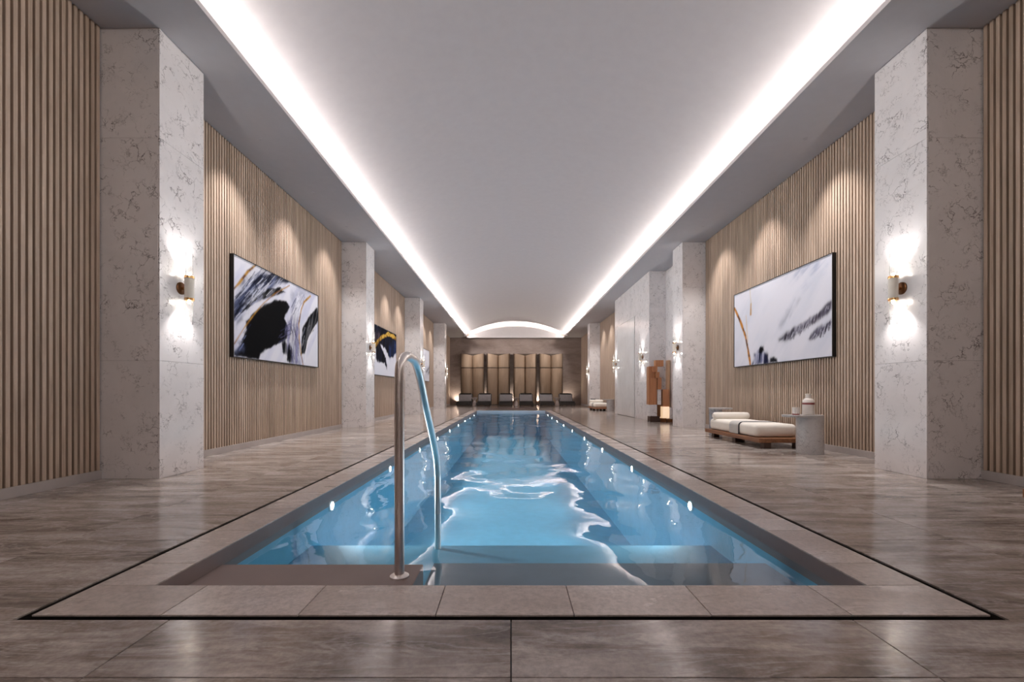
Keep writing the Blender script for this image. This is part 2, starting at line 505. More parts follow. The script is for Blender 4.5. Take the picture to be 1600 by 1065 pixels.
# ---- pool basin
pool = thing('pool_basin', 'sunken blue plastered swimming pool basin with steps', 'pool', kind='structure')
PD = -1.35
T = 0.29
pf = MB(); pf.box(-PX - T, PX + T, PY0 - T, PY1 + T, PD - 0.2, PD); pf.build('pool_floor', M['pool'], pool)
for nm, bx_ in (('side', (-PX - T, -PX + 0.001, PY0 - T, PY1 + T)), ('side', (PX - 0.001, PX + T, PY0 - T, PY1 + T)), ('end', (-PX, PX, PY0 - T, PY0 + 0.001)), ('end', (-PX, PX, PY1 - 0.001, PY1 + T))):
    b = MB(); b.box(*bx_, PD, -0.16); b.build('pool_wall', M['pool'], pool)
    b = MB(); b.box(*bx_, -0.16, -0.008); b.build('waterline_band', M['mauve'] if bx_[2] < 20 else M['lit_band'], pool)  # far band looks lit through its paler colour; the others are mauve stone
b = MB(); b.box(-PX, -0.56, PY0, 2.862, PD, -0.100, 0.006); b.build('entry_platform', M['mauve'], pool)
b = MB(); b.box(-0.56, PX, PY0, 3.25, PD, -0.24, 0.006); b.build('pool_step', M['pool_step'], pool)
b = MB(); b.box(-PX, PX, 2.87, 4.15, PD, -0.42, 0.006); b.build('pool_step', M['pool'], pool)

# ---- long walls: dark backing, individual oak slats, baseboard
PITCH, SW, SD = 0.0655, 0.039, 0.036
def slat_mesh():
    b = MB(); b.box(-SD, 0, -SW/2, SW/2, 0.105, SOF)
    me = b.mesh('slat'); me.materials.append(M['slat']); return me
SLAT = slat_mesh()
def long_wall(name, face, sgn, bays, label):
    # sgn +1: wall on the right (room lies towards -x)
    b = MB(); x0, x1 = sorted((face + sgn * SD, face + sgn * (SD + 0.25)))
    b.box(x0, x1, YBACK, YEND + 0.3, 0.0, SOF + 1.6)
    wl = b.build(name, M['backing']); tag(wl, label, 'wall', kind='structure')
    far = MB(); nfar = 0
    for (y0, y1, single) in bays:
        n = int((y1 - y0) / PITCH)
        off = (y1 - y0 - n * PITCH) / 2
        for k in range(n):
            yc = y0 + off + (k + 0.5) * PITCH
            if single:
                link('slat', SLAT, None, wl, (face + (SD if sgn > 0 else 0), yc, 0))
            else:
                a, c = sorted((face, face + sgn * SD))
                far.box(a, c, yc - SW/2, yc + SW/2, 0.105, SOF); nfar += 1
    fo = far.build('slats', M['slat'], wl); fo['kind'] = 'stuff'
    return wl
C = COLS
long_wall('wall_left', WL, -1, [(1.6, C[0], 1), (C[0]+COLD, C[1], 1), (C[1]+COLD, C[2], 0), (C[2]+COLD, C[3], 0), (C[3]+COLD, YEND, 0)], 'left wall clad in vertical oak slats')
BLK0, BLK1 = 15.5, 20.62      # marble block on the right
long_wall('wall_right', WR, 1, [(1.6, C[0], 1), (C[0]+COLD, C[1], 1), (BLK1, C[3], 0), (C[3]+COLD, YEND, 0)], 'right wall clad in vertical oak slats')
def baseboard(name, face, sgn, spans, label):
    root = thing(name, label, 'baseboard', kind='structure')
    for y0, y1 in spans:
        b = MB(); a, c = sorted((face - sgn * 0.008, face + sgn * SD)); b.box(a, c, y0, y1, 0.0, 0.104, 0.002, 1)
        b.build('baseboard_run', M['baseboard'], root)
baseboard('baseboard_left', WL, -1, [(YBACK, C[0]), (C[0]+COLD, C[1]), (C[1]+COLD, C[2]), (C[2]+COLD, C[3]), (C[3]+COLD, YEND)], 'grey baseboard below the left slat wall')
baseboard('baseboard_right', WR, 1, [(YBACK, C[0]), (C[0]+COLD, C[1]), (BLK1, C[3]), (C[3]+COLD, YEND)], 'grey baseboard below the right slat wall')
b = MB(); b.box(WL - .3, WR + .3, YBACK - .25, YBACK, -0.3, SOF + 1.6)
tag(b.build('wall_near', M['wall_near']), 'plain wall behind the viewer closing the room', 'wall', kind='structure')

# ---- end wall
b = MB(); b.box(WL - .3, WR + .3, YEND, YEND + .25, -0.1, SOF + 1.6)
tag(b.build('wall_end', M['end_wall']), 'brown plaster end wall behind the lounge chairs', 'wall', kind='structure')

# ---- columns clad in marble panels
PZ = [0.0, 1.36, 3.92, SOF]
def clad_column(x_in, x_wall, y0, y1, label, name='column'):
    root = thing(name, label, 'column', kind='structure')
    s = 1 if x_wall > x_in else -1
    xa, xb = sorted((x_in + s * 0.02, x_wall + s * 0.03))
    b = MB(); b.box(xa, xb, y0 + 0.02, y1 - 0.02, 0.0, SOF); b.build('core', M['backing'], root)
    g = 0.0008
    for z0, z1 in zip(PZ, PZ[1:]):
        z0 += g; z1 -= g if z1 < SOF else 0
        b = MB(); a, c = sorted((x_in, x_in + s * 0.02)); b.box(a, c, y0, y1, z0, z1, 0.002, 1); b.build('marble_panel', M['marble'], root)
        a, c = sorted((x_in + s * (0.02 + g), x_wall + s * 0.03))
        b = MB(); b.box(a, c, y0, y0 + 0.02, z0, z1, 0.002, 1); b.build('marble_panel', M['marble'], root)
        b = MB(); b.box(a, c, y1 - 0.02, y1, z0, z1, 0.002, 1); b.build('marble_panel', M['marble'], root)
    return root
ORD = ['nearest', 'second', 'third', 'farthest']
for k, y in enumerate(COLS):
    clad_column(CLX, WL, y, y + COLD, '%s white marble column along the left slat wall' % ORD[k])
for k, y in enumerate(COLS):
    if k == 2: continue
    clad_column(CRX, WR, y, y + COLD, '%s white marble column along the right slat wall' % {0: 'nearest', 1: 'second', 3: 'farthest'}[k])
# marble block with the flush door, and the marble back of the recess
blk = thing('wall_block', 'wide white marble wall block with flush door on the right', 'wall', kind='structure')
b = MB(); b.box(CRX + 0.03, WR + 0.05, BLK0 + 0.02, BLK1 - 0.02, 0, SOF); b.build('core', M['backing'], blk)
rec = thing('wall_recess', 'white marble back of the recess behind the block sculpture', 'wall', kind='structure')
D0, D1, DH = 17.3, 20.15, 3.92
g = 0.0015
for (y0, y1, z0, z1) in ((BLK0, D0, 0, 1.36), (BLK0, D0, 1.36, 3.92), (BLK0, D0, 3.92, SOF), (D0, D1, 3.92, SOF), (D1, BLK1, 3.92, SOF), (D1, BLK1, 0, 3.92)):
    b = MB(); b.box(CRX, CRX + 0.03, y0 + g, y1 - g, z0 + g, z1, 0.002, 1); b.build('marble_panel', M['marble'], blk)
for z0, z1 in zip(PZ, PZ[1:]):
    for yy in (BLK0, BLK1 - 0.02):
        b = MB(); b.box(CRX + 0.032, WR + .04, yy, yy + 0.02, z0 + g, z1, 0.002, 1); b.build('marble_panel', M['marble'], blk)
    b = MB(); b.box(WR - 0.06, WR + 0.03, C[1] + COLD, BLK0, z0 + g, z1, 0.002, 1); b.build('marble_panel', M['marble'], rec)
door = thing('door_1', 'tall flush pale marble door with dark shadow gap', 'door', kind='structure')
b = MB(); b.box(CRX + 0.004, CRX + 0.028, D0 + 0.085, D1 - 0.006, 0.012, DH - 0.004, 0.002, 1); b.build('door_leaf', M['marble_door'], door)
b = MB(); b.box(CRX + 0.02, CRX + 0.029, D0 + 0.003, D0 + 0.083, 0.012, DH - 0.35); b.build('door_jamb', M['dark_wood'], door)

# ---- ceiling: soffits with a raised lip, vault above, end tympanum, led strips
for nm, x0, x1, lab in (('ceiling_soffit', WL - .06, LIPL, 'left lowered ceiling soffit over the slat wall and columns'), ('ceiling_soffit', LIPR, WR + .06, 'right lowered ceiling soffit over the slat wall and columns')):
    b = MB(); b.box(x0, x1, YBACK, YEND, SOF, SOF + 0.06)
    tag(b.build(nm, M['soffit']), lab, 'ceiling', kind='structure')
XC = (LIPL + LIPR) / 2
HALF, RISE, SPRING = (LIPR - LIPL) / 2 + 0.24, 1.02, SOF + 0.13
R_ = (HALF**2 + RISE**2) / (2 * RISE)
def vault_z(x, half=HALF, rise=RISE, z0=SPRING):
    R = (half**2 + rise**2) / (2 * rise)
    return z0 + math.sqrt(max(R * R - (x - XC)**2, 0)) - (R - rise)
n = 72
prof = [(XC + HALF * (2 * k / n - 1), vault_z(XC + HALF * (2 * k / n - 1))) for k in range(n + 1)]
b = MB()
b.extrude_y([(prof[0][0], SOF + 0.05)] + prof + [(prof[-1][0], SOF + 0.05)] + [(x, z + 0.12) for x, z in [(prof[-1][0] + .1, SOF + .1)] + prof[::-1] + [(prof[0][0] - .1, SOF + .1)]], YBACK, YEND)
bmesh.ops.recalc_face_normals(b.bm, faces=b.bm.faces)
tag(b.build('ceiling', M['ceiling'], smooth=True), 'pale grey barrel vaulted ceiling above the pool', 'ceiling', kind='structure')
# tympanum: lit segment standing free of the end wall
th, tr, tz = (LIPR - LIPL) / 2, 0.82, SOF
tp = [(XC + th * (2 * k / 48 - 1), vault_z(XC + th * (2 * k / 48 - 1), th, tr, tz)) for k in range(49)]
b = MB()
b.extrude_y([(LIPL, SOF - 0.06)] + tp + [(LIPR, SOF - 0.06)], 34.12, 34.16)
bmesh.ops.recalc_face_normals(b.bm, faces=b.bm.faces)
b.box(LIPL, LIPR, 34.16, YEND, SOF - 0.06, SOF)
tag(b.build('wall_tympanum', M['soffit']), 'pale arched panel at the far end of the vault', 'wall', kind='structure')
for x, lab, s in ((LIPL - 0.055, 'glowing strip light along the left ceiling lip', 1), (LIPR + 0.055, 'glowing strip light along the right ceiling lip', -1)):
    t = thing('strip_light', lab, 'strip light', (x, 0, SOF + 0.062), group='ceiling cove strip lights')
    lo, hi = (0.0, 0.014), (-s * 0.010, 0.064)
    b = MB(); q = [b.bm.verts.new(p) for p in ((lo[0], YBACK + .1, lo[1]), (lo[0], 34.0, lo[1]), (hi[0], 34.0, hi[1]), (hi[0], YBACK + .1, hi[1]))]
    b.bm.faces.new(q); b.build('diffuser', M['led'], t)
    b = MB(); b.extrude_y([(lo[0] - s * 0.003, 0.0), (lo[0] - s * 0.003, lo[1]), (hi[0] - s * 0.003, hi[1]), (hi[0] - s * 0.012, hi[1]), (hi[0] - s * 0.012, 0.0)], YBACK + .1, 34.0)
    bmesh.ops.recalc_face_normals(b.bm, faces=b.bm.faces); b.build('housing', M['baseboard'], t)
b = MB()
A = [(x, z - 0.10) for x, z in tp[2:-2]]
for (xa, za), (xb, zb) in zip(A, A[1:]):
    q = [b.bm.verts.new(p) for p in ((xa, 34.24, za), (xb, 34.24, zb), (xb, 34.24, zb + 0.02), (xa, 34.24, za + 0.02), (xa, 34.28, za), (xb, 34.28, zb), (xb, 34.28, zb + 0.02), (xa, 34.28, za + 0.02))]
    for f in ((0,1,2,3), (7,6,5,4), (3,2,6,7), (4,5,1,0)): b.bm.faces.new([q[i] for i in f])
tag(b.build('strip_light', M['led']), 'glowing arched strip light behind the far end panel', 'strip light', 'ceiling cove strip lights')

# ================================================================== WATER
b = MB(); bm = b.bm
q = [bm.verts.new(p) for p in ((-PX, 2.862, WATER), (PX, 2.862, WATER), (PX, PY1, WATER), (-PX, PY1, WATER))]
q2 = [bm.verts.new(p) for p in ((-0.56, PY0, WATER), (PX, PY0, WATER))]
q3 = bm.verts.new((-0.56, 2.862, WATER))
bm.faces.new((q[0], q3, q[1], q[2], q[3])); bm.faces.new((q2[0], q2[1], q[1], q3))
tag(b.build('pool_water', M['water']), 'clear rippled blue water filling the swimming pool', 'water', kind='stuff')

# pool lights in the side walls
first = None
for k in range(9):
    for s in (-1, 1):
        y = 4.58 + 2.2 * k
        if first is None:
            o = thing('pool_light', '', 'pool light', group='underwater pool lights')
            b = MB(); b.lathe([(0.0, 0.0), (0.055, 0.0), (0.055, 0.012), (0.042, 0.018), (0.042, 0.008), (0.0, 0.008)], 20, axis='X'); b.build('rim', M['steel'], o, smooth=True)
            b = MB(); b.lathe([(0.0, 0.009), (0.04, 0.009), (0.028, 0.016), (0.0, 0.019)], 20, axis='X'); b.build('lens', M['pool_lamp'], o, smooth=True)
            lamp('pool_lamp', 'SPOT', (0.06, 0, 0), POOL_W, o, (0.86, 0.95, 1.0), (1, 0, -0.15), 135, 0.9, 0.05)
            first = o
        else:
            o = copy_tree(first)
        o.location = (s * PX, y, -0.165)
        o.rotation_euler = (0, 0, 0 if s < 0 else math.pi)
        wh = ['nearest', 'second nearest', 'third nearest', 'fourth nearest', 'fifth nearest', 'sixth nearest', 'seventh nearest', 'eighth nearest', 'farthest'][k]
        o['label'] = '%s round light in the %s pool wall at the waterline' % (wh, 'left' if s < 0 else 'right')

# ================================================================== OBJECTS
# ---- handrail
hr = thing('pool_handrail', 'polished steel pool handrail curving down into the water', 'handrail', (-0.665, 2.67, -0.10))
path = spline([(0, 0, 0.0), (0, 0, 0.6), (0, 0, 1.17), (0, 0.05, 1.285), (0, 0.17, 1.325), (0, 0.34, 1.325), (0, 0.47, 1.295), (0, 0.62, 1.19), (0, 0.83, 0.98), (0, 1.10, 0.74), (0, 1.28, 0.56), (0, 1.37, 0.40), (0, 1.40, 0.20), (0, 1.40, -0.65)], 8)
b = MB(); b.tube(path, 0.029, 20); b.build('rail', M['steel'], hr, smooth=True)
b = MB(); b.lathe([(0.0, 0.0), (0.056, 0.0), (0.056, 0.008), (0.04, 0.018), (0.031, 0.02), (0.0, 0.02)], 28); b.build('flange', M['steel'], hr, smooth=True)

# ---- sconces
def make_sconce():
    t = thing('wall_sconce', '', 'sconce', group='brass and glass wall sconces on the columns')
    b = MB(); b.lathe([(0.0, 0.0), (0.075, 0.0), (0.075, 0.012), (0.06, 0.02), (0.0, 0.02)], 28, axis='X'); b.build('back_plate', M['bronze'], t, smooth=True)
    b = MB(); b.lathe([(0.0, 0.018), (0.02, 0.018), (0.02, 0.07), (0.0, 0.07)], 16, axis='X'); b.build('arm', M['brass'], t, smooth=True)
    X = 0.105
    b = MB(); b.lathe([(0.0, -0.12), (0.05, -0.12), (0.05, 0.12), (0.0, 0.12)], 28, (X, 0, 0)); body = b.build('body', M['cream'], t, smooth=True)
    for s in (-1, 1):
        z0, z1 = sorted((s * 0.12, s * 0.15))
        b = MB(); b.lathe([(0.036, z0), (0.053, z0), (0.053, z1), (0.036, z1), (0.036, z0)], 28, (X, 0, 0)); b.build('ring', M['brass'], t, smooth=True)
        z0, z1 = sorted((s * 0.13, s * 0.44))
        b = MB(); b.lathe([(0.037, z0), (0.037, z1)], 24, (X, 0, 0)); b.build('glass_tube', M['glass'], t, smooth=True)
        b = MB(); b.lathe([(0.0, 0.0), (0.013, 0.004), (0.015, 0.03), (0.011, 0.055), (0.0, 0.062)] if s > 0 else [(0.0, -0.062), (0.011, -0.055), (0.015, -0.03), (0.013, -0.004), (0.0, 0.0)], 12, (X, 0, s * 0.125)); b.build('bulb', M['bulb'], t, smooth=True)
        lamp('sconce_lamp', 'SPOT', (0.075, 0, s * 0.20), SCONCE_W, t, WARM, (-0.06, 0, s), 104, 1.0, 0.012)
    return t
sc0 = None
SC = [(-1, y + 0.33) for y in COLS] + [(1, COLS[0] + 0.33), (1, COLS[1] + 0.33), (1, 16.25), (1, 20.4), (1, COLS[3] + 0.33)]
SL = ['brass and glass sconce on nearest left marble column', 'brass and glass sconce on second left marble column', 'brass and glass sconce on third left marble column', 'brass and glass sconce on farthest left marble column',
      'brass and glass sconce on nearest right marble column', 'brass and glass sconce on second right marble column', 'brass and glass sconce on marble block between door and recess', 'brass and glass sconce on marble block beyond the flush door', 'brass and glass sconce on farthest right marble column']
for (s, y), lab in zip(SC, SL):
    o = make_sconce() if sc0 is None else copy_tree(sc0)
    if sc0 is None: sc0 = o
    o.location = (CLX if s < 0 else CRX, y, 2.265)
    o.rotation_euler = (0, 0, 0 if s < 0 else math.pi)
    o['label'] = lab

# ---- recessed downlights that graze the slat walls
def make_down():
    t = thing('recessed_downlight', '', 'downlight', group='recessed downlights along the slat walls')
    b = MB(); b.lathe([(0.028, 0.0), (0.036, 0.0), (0.036, -0.004), (0.028, -0.004), (0.028, 0.0)], 20); b.build('trim_ring', M['soffit'], t, smooth=True)
    b = MB(); b.lathe([(0.0, -0.001), (0.027, -0.001)], 20); b.build('lens', M['soffit'], t)
    lamp('downlight_lamp', 'SPOT', (0, 0, -0.012), DOWN_W, t, WARM, (-0.05, 0, -1), 90, 0.95, 0.05)
    return t
dn0 = None
DL = []
for s, bays in ((-1, (0, 1, 2)), (1, (0, 2))):
    for k in bays:
        for j, dy in enumerate((2.25, 4.25, 6.2)):
            DL.append((s, 5.15 + 7.367 * k + dy, 'bay %d' % k, k, j))
for s, y, _, k, j in DL:
    o = make_down() if dn0 is None else copy_tree(dn0)
    if dn0 is None: dn0 = o
    o.location = ((WL + 0.55) if s < 0 else (WR - 0.55), y, SOF)
    o.rotation_euler = (0, 0, 0 if s < 0 else math.pi)
    o['label'] = 'recessed downlight over %s slat wall, %s of three between %s columns' % ('left' if s < 0 else 'right', ('nearest', 'middle', 'farthest')[j], ('first and second', 'second and third', 'third and fourth')[k])

# ---- spotlights at the far corners of the vault
for s, x, lab in ((-1, LIPL + 0.07, 'small grey spotlight at far left end of the ceiling lip'), (1, LIPR - 0.07, 'small grey spotlight at far right end of the ceiling lip')):
    t = thing('corner_spotlight', lab, 'spotlight', (x, 32.4, SOF), group='corner spotlights')
    b = MB(); b.box(-0.05, 0.05, -0.05, 0.05, -0.002, 0.03, 0.005, 1); b.build('bracket', M['baseboard'], t)
    for q_ in (-1, 1):
        b = MB(); b.lathe([(0.0, -0.15), (0.05, -0.13), (0.055, 0.0), (0.0, 0.01)], 16, (q_ * 0.09, 0, 0.0)); b.build('spot_head', M['baseboard'], t, smooth=True)
        lamp('spot_lamp', 'SPOT', (q_ * 0.09, 0.02, -0.19), SPOT_W, t, WARM, (-s * (1.2 if q_ * s > 0 else 4.6), 1.9, -2.2), 75, 1.0, 0.04)

# ---- paintings: brush strokes computed on a fine grid, stored as colours of the canvas
rng = np.random.default_rng(3)
def vnoise(u, v, sx, sy, seed):
    r = np.random.default_rng(seed); g_ = r.random((64, 64))
    x, y = u * sx, v * sy
    xi, yi = np.floor(x).astype(int), np.floor(y).astype(int)
    fx, fy = x - xi, y - yi
    fx, fy = fx*fx*(3-2*fx), fy*fy*(3-2*fy)
    G_ = lambda a, c: g_[a % 64, c % 64]
    return (G_(xi,yi)*(1-fx)+G_(xi+1,yi)*fx)*(1-fy)+(G_(xi,yi+1)*(1-fx)+G_(xi+1,yi+1)*fx)*fy
def fbm(u, v, sx, sy, seed, o=4):
    return sum(vnoise(u*2**k, v*2**k, sx, sy, seed+k) * 0.5**k for k in range(o)) / sum(0.5**k for k in range(o))
def poly_sd(P, u, v, asp):
    """signed distance to a polygon (negative inside), canvas height units"""
    P = np.array(P, float) * np.array([asp, 1.0]); x, y = u * asp, v
    d = np.full(x.shape, 1e9); ins = np.zeros(x.shape, bool)
    for i in range(len(P)):
        a, c = P[i], P[(i+1) % len(P)]
        e = c - a; t = np.clip(((x-a[0])*e[0]+(y-a[1])*e[1])/max(e@e, 1e-9), 0, 1)
        d = np.minimum(d, np.hypot(x-a[0]-t*e[0], y-a[1]-t*e[1]))
        cond = (a[1] > y) != (c[1] > y)
        xi = a[0] + (y - a[1]) / (e[1] if abs(e[1]) > 1e-9 else 1e-9) * e[0]
        ins ^= cond & (x < xi)
    return np.where(ins, -d, d)
def line_d(P, u, v, asp):
    P = np.array(P, float) * np.array([asp, 1.0]); x, y = u * asp, v
    d = np.full(x.shape, 1e9)
    for a, c in zip(P, P[1:]):
        e = c - a; t = np.clip(((x-a[0])*e[0]+(y-a[1])*e[1])/max(e@e, 1e-9), 0, 1)
        d = np.minimum(d, np.hypot(x-a[0]-t*e[0], y-a[1]-t*e[1]))
    return d
def lin(c): return np.array([((q/255+0.055)/1.055)**2.4 if q > 10 else q/255/12.92 for q in c])
class Canvas:
    def __init__(s, nu, nv, asp, quad):
        s.u, s.v = np.meshgrid(np.linspace(0, 1, nu), np.linspace(0, 1, nv), indexing='ij'); s.asp = asp
        s.img = np.ones((nu, nv, 3)) * lin((212, 211, 221)); s.quad = quad
    def uv(s, p):
        """study-sheet point -> canvas coordinates (the sheets show the picture foreshortened)"""
        xl, tl, bl, zl, xr, tr_, br, zr = s.quad
        t = (p[0] - xl) / (xr - xl); z = 1 / (1/zl + t * (1/zr - 1/zl))
        return ((z - zl) / (zr - zl), 1 - (p[1] - (tl + t*(tr_-tl))) / ((bl + t*(br-bl)) - (tl + t*(tr_-tl))))
    def blend(s, a, c):
        s.img = s.img * (1 - a[..., None]) + a[..., None] * c
    def shape(s, P, col, edge=0.03, soft=0.008, seed=1, ang=0.6, streak=0.0, col2=None, alpha=1.0):
        sd = poly_sd([s.uv(p) for p in P], s.u, s.v, s.asp)
        X, Y = s.u * s.asp, s.v
        ca, sa = math.cos(ang), math.sin(ang)
        l, t = X*ca + Y*sa, -X*sa + Y*ca
        f = fbm(l, t, 3, 26, seed, 4); f2 = fbm(X, Y, 12, 12, seed + 9, 3)
        a = 1 / (1 + np.exp(np.clip((sd + edge * (f2 - 0.5) * 2 + edge * (f - 0.5) * 2) / soft, -40, 40)))
        if streak: a = a * np.clip(1 - streak * np.clip((f - 0.45) * 5, 0, 1), 0, 1)
        c = lin(col)[None, None, :] * np.ones(s.img.shape)
        if col2 is not None:
            k = np.clip((f - 0.35) * 3.3, 0, 1)[..., None]; c = c * (1-k) + lin(col2) * k
        s.blend(a * alpha, c)
    def stroke(s, P, wd, col, col2=None, seed=1, alpha=1.0):
        d = line_d([s.uv(p) for p in P], s.u, s.v, s.asp)
        f = fbm(s.u * s.asp, s.v, 9, 9, seed, 3)
        a = 1 / (1 + np.exp(np.clip((d - wd * (0.35 + 1.3 * f)) / 0.0035, -40, 40)))
        c = lin(col)[None, None, :] * np.ones(s.img.shape)
        if col2 is not None:
            k = np.clip((fbm(s.u*s.asp, s.v, 16, 16, seed+5, 2) - 0.35) * 3.5, 0, 1)[..., None]; c = c*(1-k) + lin(col2)*k
        s.blend(a * alpha, c)
    def bristles(s, P, n, ang, length, wd, cols, seed):
        # loose brush hairs inside a polygon; ang in study-sheet space (y down)
        r = random.Random(seed)
        sx = [p[0] for p in P]; sy = [p[1] for p in P]
        def inside(x, y):
            c = False
            for i in range(len(P)):
                (xa, ya), (xb, yb) = P[i], P[i-1]
                if (ya > y) != (yb > y) and x < (xb-xa) * (y-ya) / (yb-ya) + xa: c = not c
            return c
        k = 0
        for _ in range(n * 8):
            x, y = r.uniform(min(sx), max(sx)), r.uniform(min(sy), max(sy))
            if not inside(x, y): continue
            a = ang + r.uniform(-0.12, 0.12); L = length * r.uniform(0.4, 1.2)
            b_ = a + r.uniform(-0.2, 0.05)
            pts = [(x, y), (x + L*0.5*math.cos(a), y + L*0.5*math.sin(a)), (x + L*0.5*(math.cos(a)+math.cos(b_)), y + L*0.5*(math.sin(a)+math.sin(b_)))]
            uv = np.array([s.uv(p) for p in pts])
            u0, u1 = np.clip([uv[:,0].min() - 0.02, uv[:,0].max() + 0.02], 0, 1); v0, v1 = np.clip([uv[:,1].min() - 0.03, uv[:,1].max() + 0.03], 0, 1)
            nu, nv = s.u.shape
            A, B, C_, D_ = int(u0*(nu-1)), int(u1*(nu-1)) + 2, int(v0*(nv-1)), int(v1*(nv-1)) + 2
            if B - A < 3 or D_ - C_ < 3: continue
            d = line_d(uv, s.u[A:B, C_:D_], s.v[A:B, C_:D_], s.asp)
            al = (1 / (1 + np.exp(np.clip((d - wd * r.uniform(0.4, 1.3)) / 0.002, -40, 40))) * r.uniform(0.5, 0.95))[..., None]
            s.img[A:B, C_:D_] = s.img[A:B, C_:D_] * (1 - al) + al * lin(r.choice(cols))
            k += 1
            if k >= n: break
    def wash(s, col, seed, sx, sy, lo=0.5, hi=0.8, alpha=0.5, ang=0.5):
        X, Y = s.u * s.asp, s.v; ca, sa = math.cos(ang), math.sin(ang)
        f = fbm(X*ca+Y*sa, -X*sa+Y*ca, sx, sy, seed, 4)
        s.blend(np.clip((f-lo)/(hi-lo), 0, 1) * alpha, lin(col))
GOLD, GOLD2, BLK, NAVY = (176, 132, 62), (98, 60, 26), (8, 8, 11), (52, 58, 88)
def art_black_wave(nu, nv):
    c = Canvas(nu, nv, 1.9, (88, 62, 918, 7.52, 775, 405, 1003, 10.8))
    c.wash((176, 178, 205), 5, 2, 9, 0.45, 0.75, 0.6, 0.9)
    c.shape([(88,600),(90,420),(170,300),(280,225),(400,215),(520,285),(480,300),(330,380),(240,450),(170,540),(110,620)], NAVY, 0.03, 0.012, 11, 0.75, 0.4, (112, 120, 152), 0.97)
    c.shape([(230,300),(330,215),(430,225),(530,285),(440,290),(330,320)], (22, 22, 34), 0.03, 0.010, 15, 0.6, 0.4)
    slate = [(92,600),(95,420),(180,300),(280,225),(400,215),(500,285),(330,385),(240,450),(170,540),(110,620)]
    c.bristles(slate, 70, -0.85, 110, 0.006, [(20, 22, 36), (36, 40, 66), (90, 98, 130), (14, 14, 22)], 1)
    c.bristles(slate, 26, -0.80, 90, 0.004, [(215, 216, 230), (180, 184, 205)], 2)
    c.shape([(88,560),(130,460),(220,420),(200,500),(120,590)], (18, 20, 34), 0.08, 0.02, 19, 0.8, 0.6)
    c.shape([(190,520),(280,410),(370,345),(470,330),(515,378),(440,402),(330,440),(250,480)], BLK, 0.010, 0.004, 21, 0.8, 0.12)
    c.shape([(88,918),(88,880),(150,810),(190,700),(185,620),(260,545),(340,480),(440,440),(520,450),(545,500),(505,600),(535,680),(525,765),(440,822),(350,862),(310,900),(295,945)], BLK, 0.012, 0.004, 31, 0.9)
    c.shape([(470,800),(525,770),(560,870),(572,960),(545,975),(500,900)], BLK, 0.05, 0.008, 33, 1.4, 0.2)
    c.shape([(88,880),(130,800),(150,840),(110,910)], (60, 70, 120), 0.05, 0.02, 37, 0.9, 0.6, (140, 150, 190), 0.7)
    c.shape([(520,700),(565,570),(605,560),(620,800),(632,985),(580,980),(540,880)], (120, 118, 158), 0.06, 0.02, 41, 1.4, 0.7, (40, 40, 66), 0.9)
    c.shape([(560,380),(640,340),(700,380),(620,450),(570,520)], (150, 152, 178), 0.08, 0.03, 47, 1.0, 0.7, (90, 92, 118), 0.7)
    c.shape([(775,500),(740,530),(690,600),(648,690),(640,900),(668,890),(700,760),(740,690),(775,610)], (10, 10, 16), 0.012, 0.004, 51, 1.2, 0.12)
    c.bristles([(190,520),(280,400),(380,330),(480,330),(500,370),(330,440)], 16, -0.75, 80, 0.004, [(225, 225, 235), (150, 152, 175)], 5)
    c.bristles([(530,700),(560,600),(605,600),(620,800),(625,960),(585,960),(545,880)], 40, 1.45, 90, 0.005, [(40, 40, 66), (86, 84, 120), (200, 200, 220), (24, 24, 40)], 6)
    c.bristles([(560,560),(600,400),(690,380),(640,520)], 22, 2.0, 70, 0.005, [(120, 122, 150), (70, 72, 96), (225, 225, 236)], 7)
    c.bristles([(760,530),(690,610),(650,700),(650,880),(690,760),(740,680)], 12, 1.9, 80, 0.003, [(90, 90, 110), (200, 200, 214), (20, 20, 30)], 8)
    c.bristles([(420,760),(520,640),(530,740),(450,810)], 14, -0.5, 60, 0.005, [(44, 44, 66), (70, 68, 96)], 9)
    c.bristles([(95,880),(180,690),(200,700),(150,850),(110,910)], 14, -1.0, 60, 0.004, [(40, 46, 80), (120, 130, 170), (10, 10, 16)], 10)
    c.stroke([(670,960),(690,790),(735,690),(760,650)], 0.006, (235, 232, 236), seed=3)
    c.stroke([(268,150),(205,205),(135,300),(90,352)], 0.014, GOLD2, GOLD, 2)
    c.stroke([(95,812),(180,670),(270,545),(335,468),(420,392),(545,318)], 0.006, GOLD, (120, 78, 40), 4)
    c.stroke([(715,405),(662,458),(640,520),(620,640),(625,780),(640,900),(655,985)], 0.012, GOLD, GOLD2, 6)
    return c
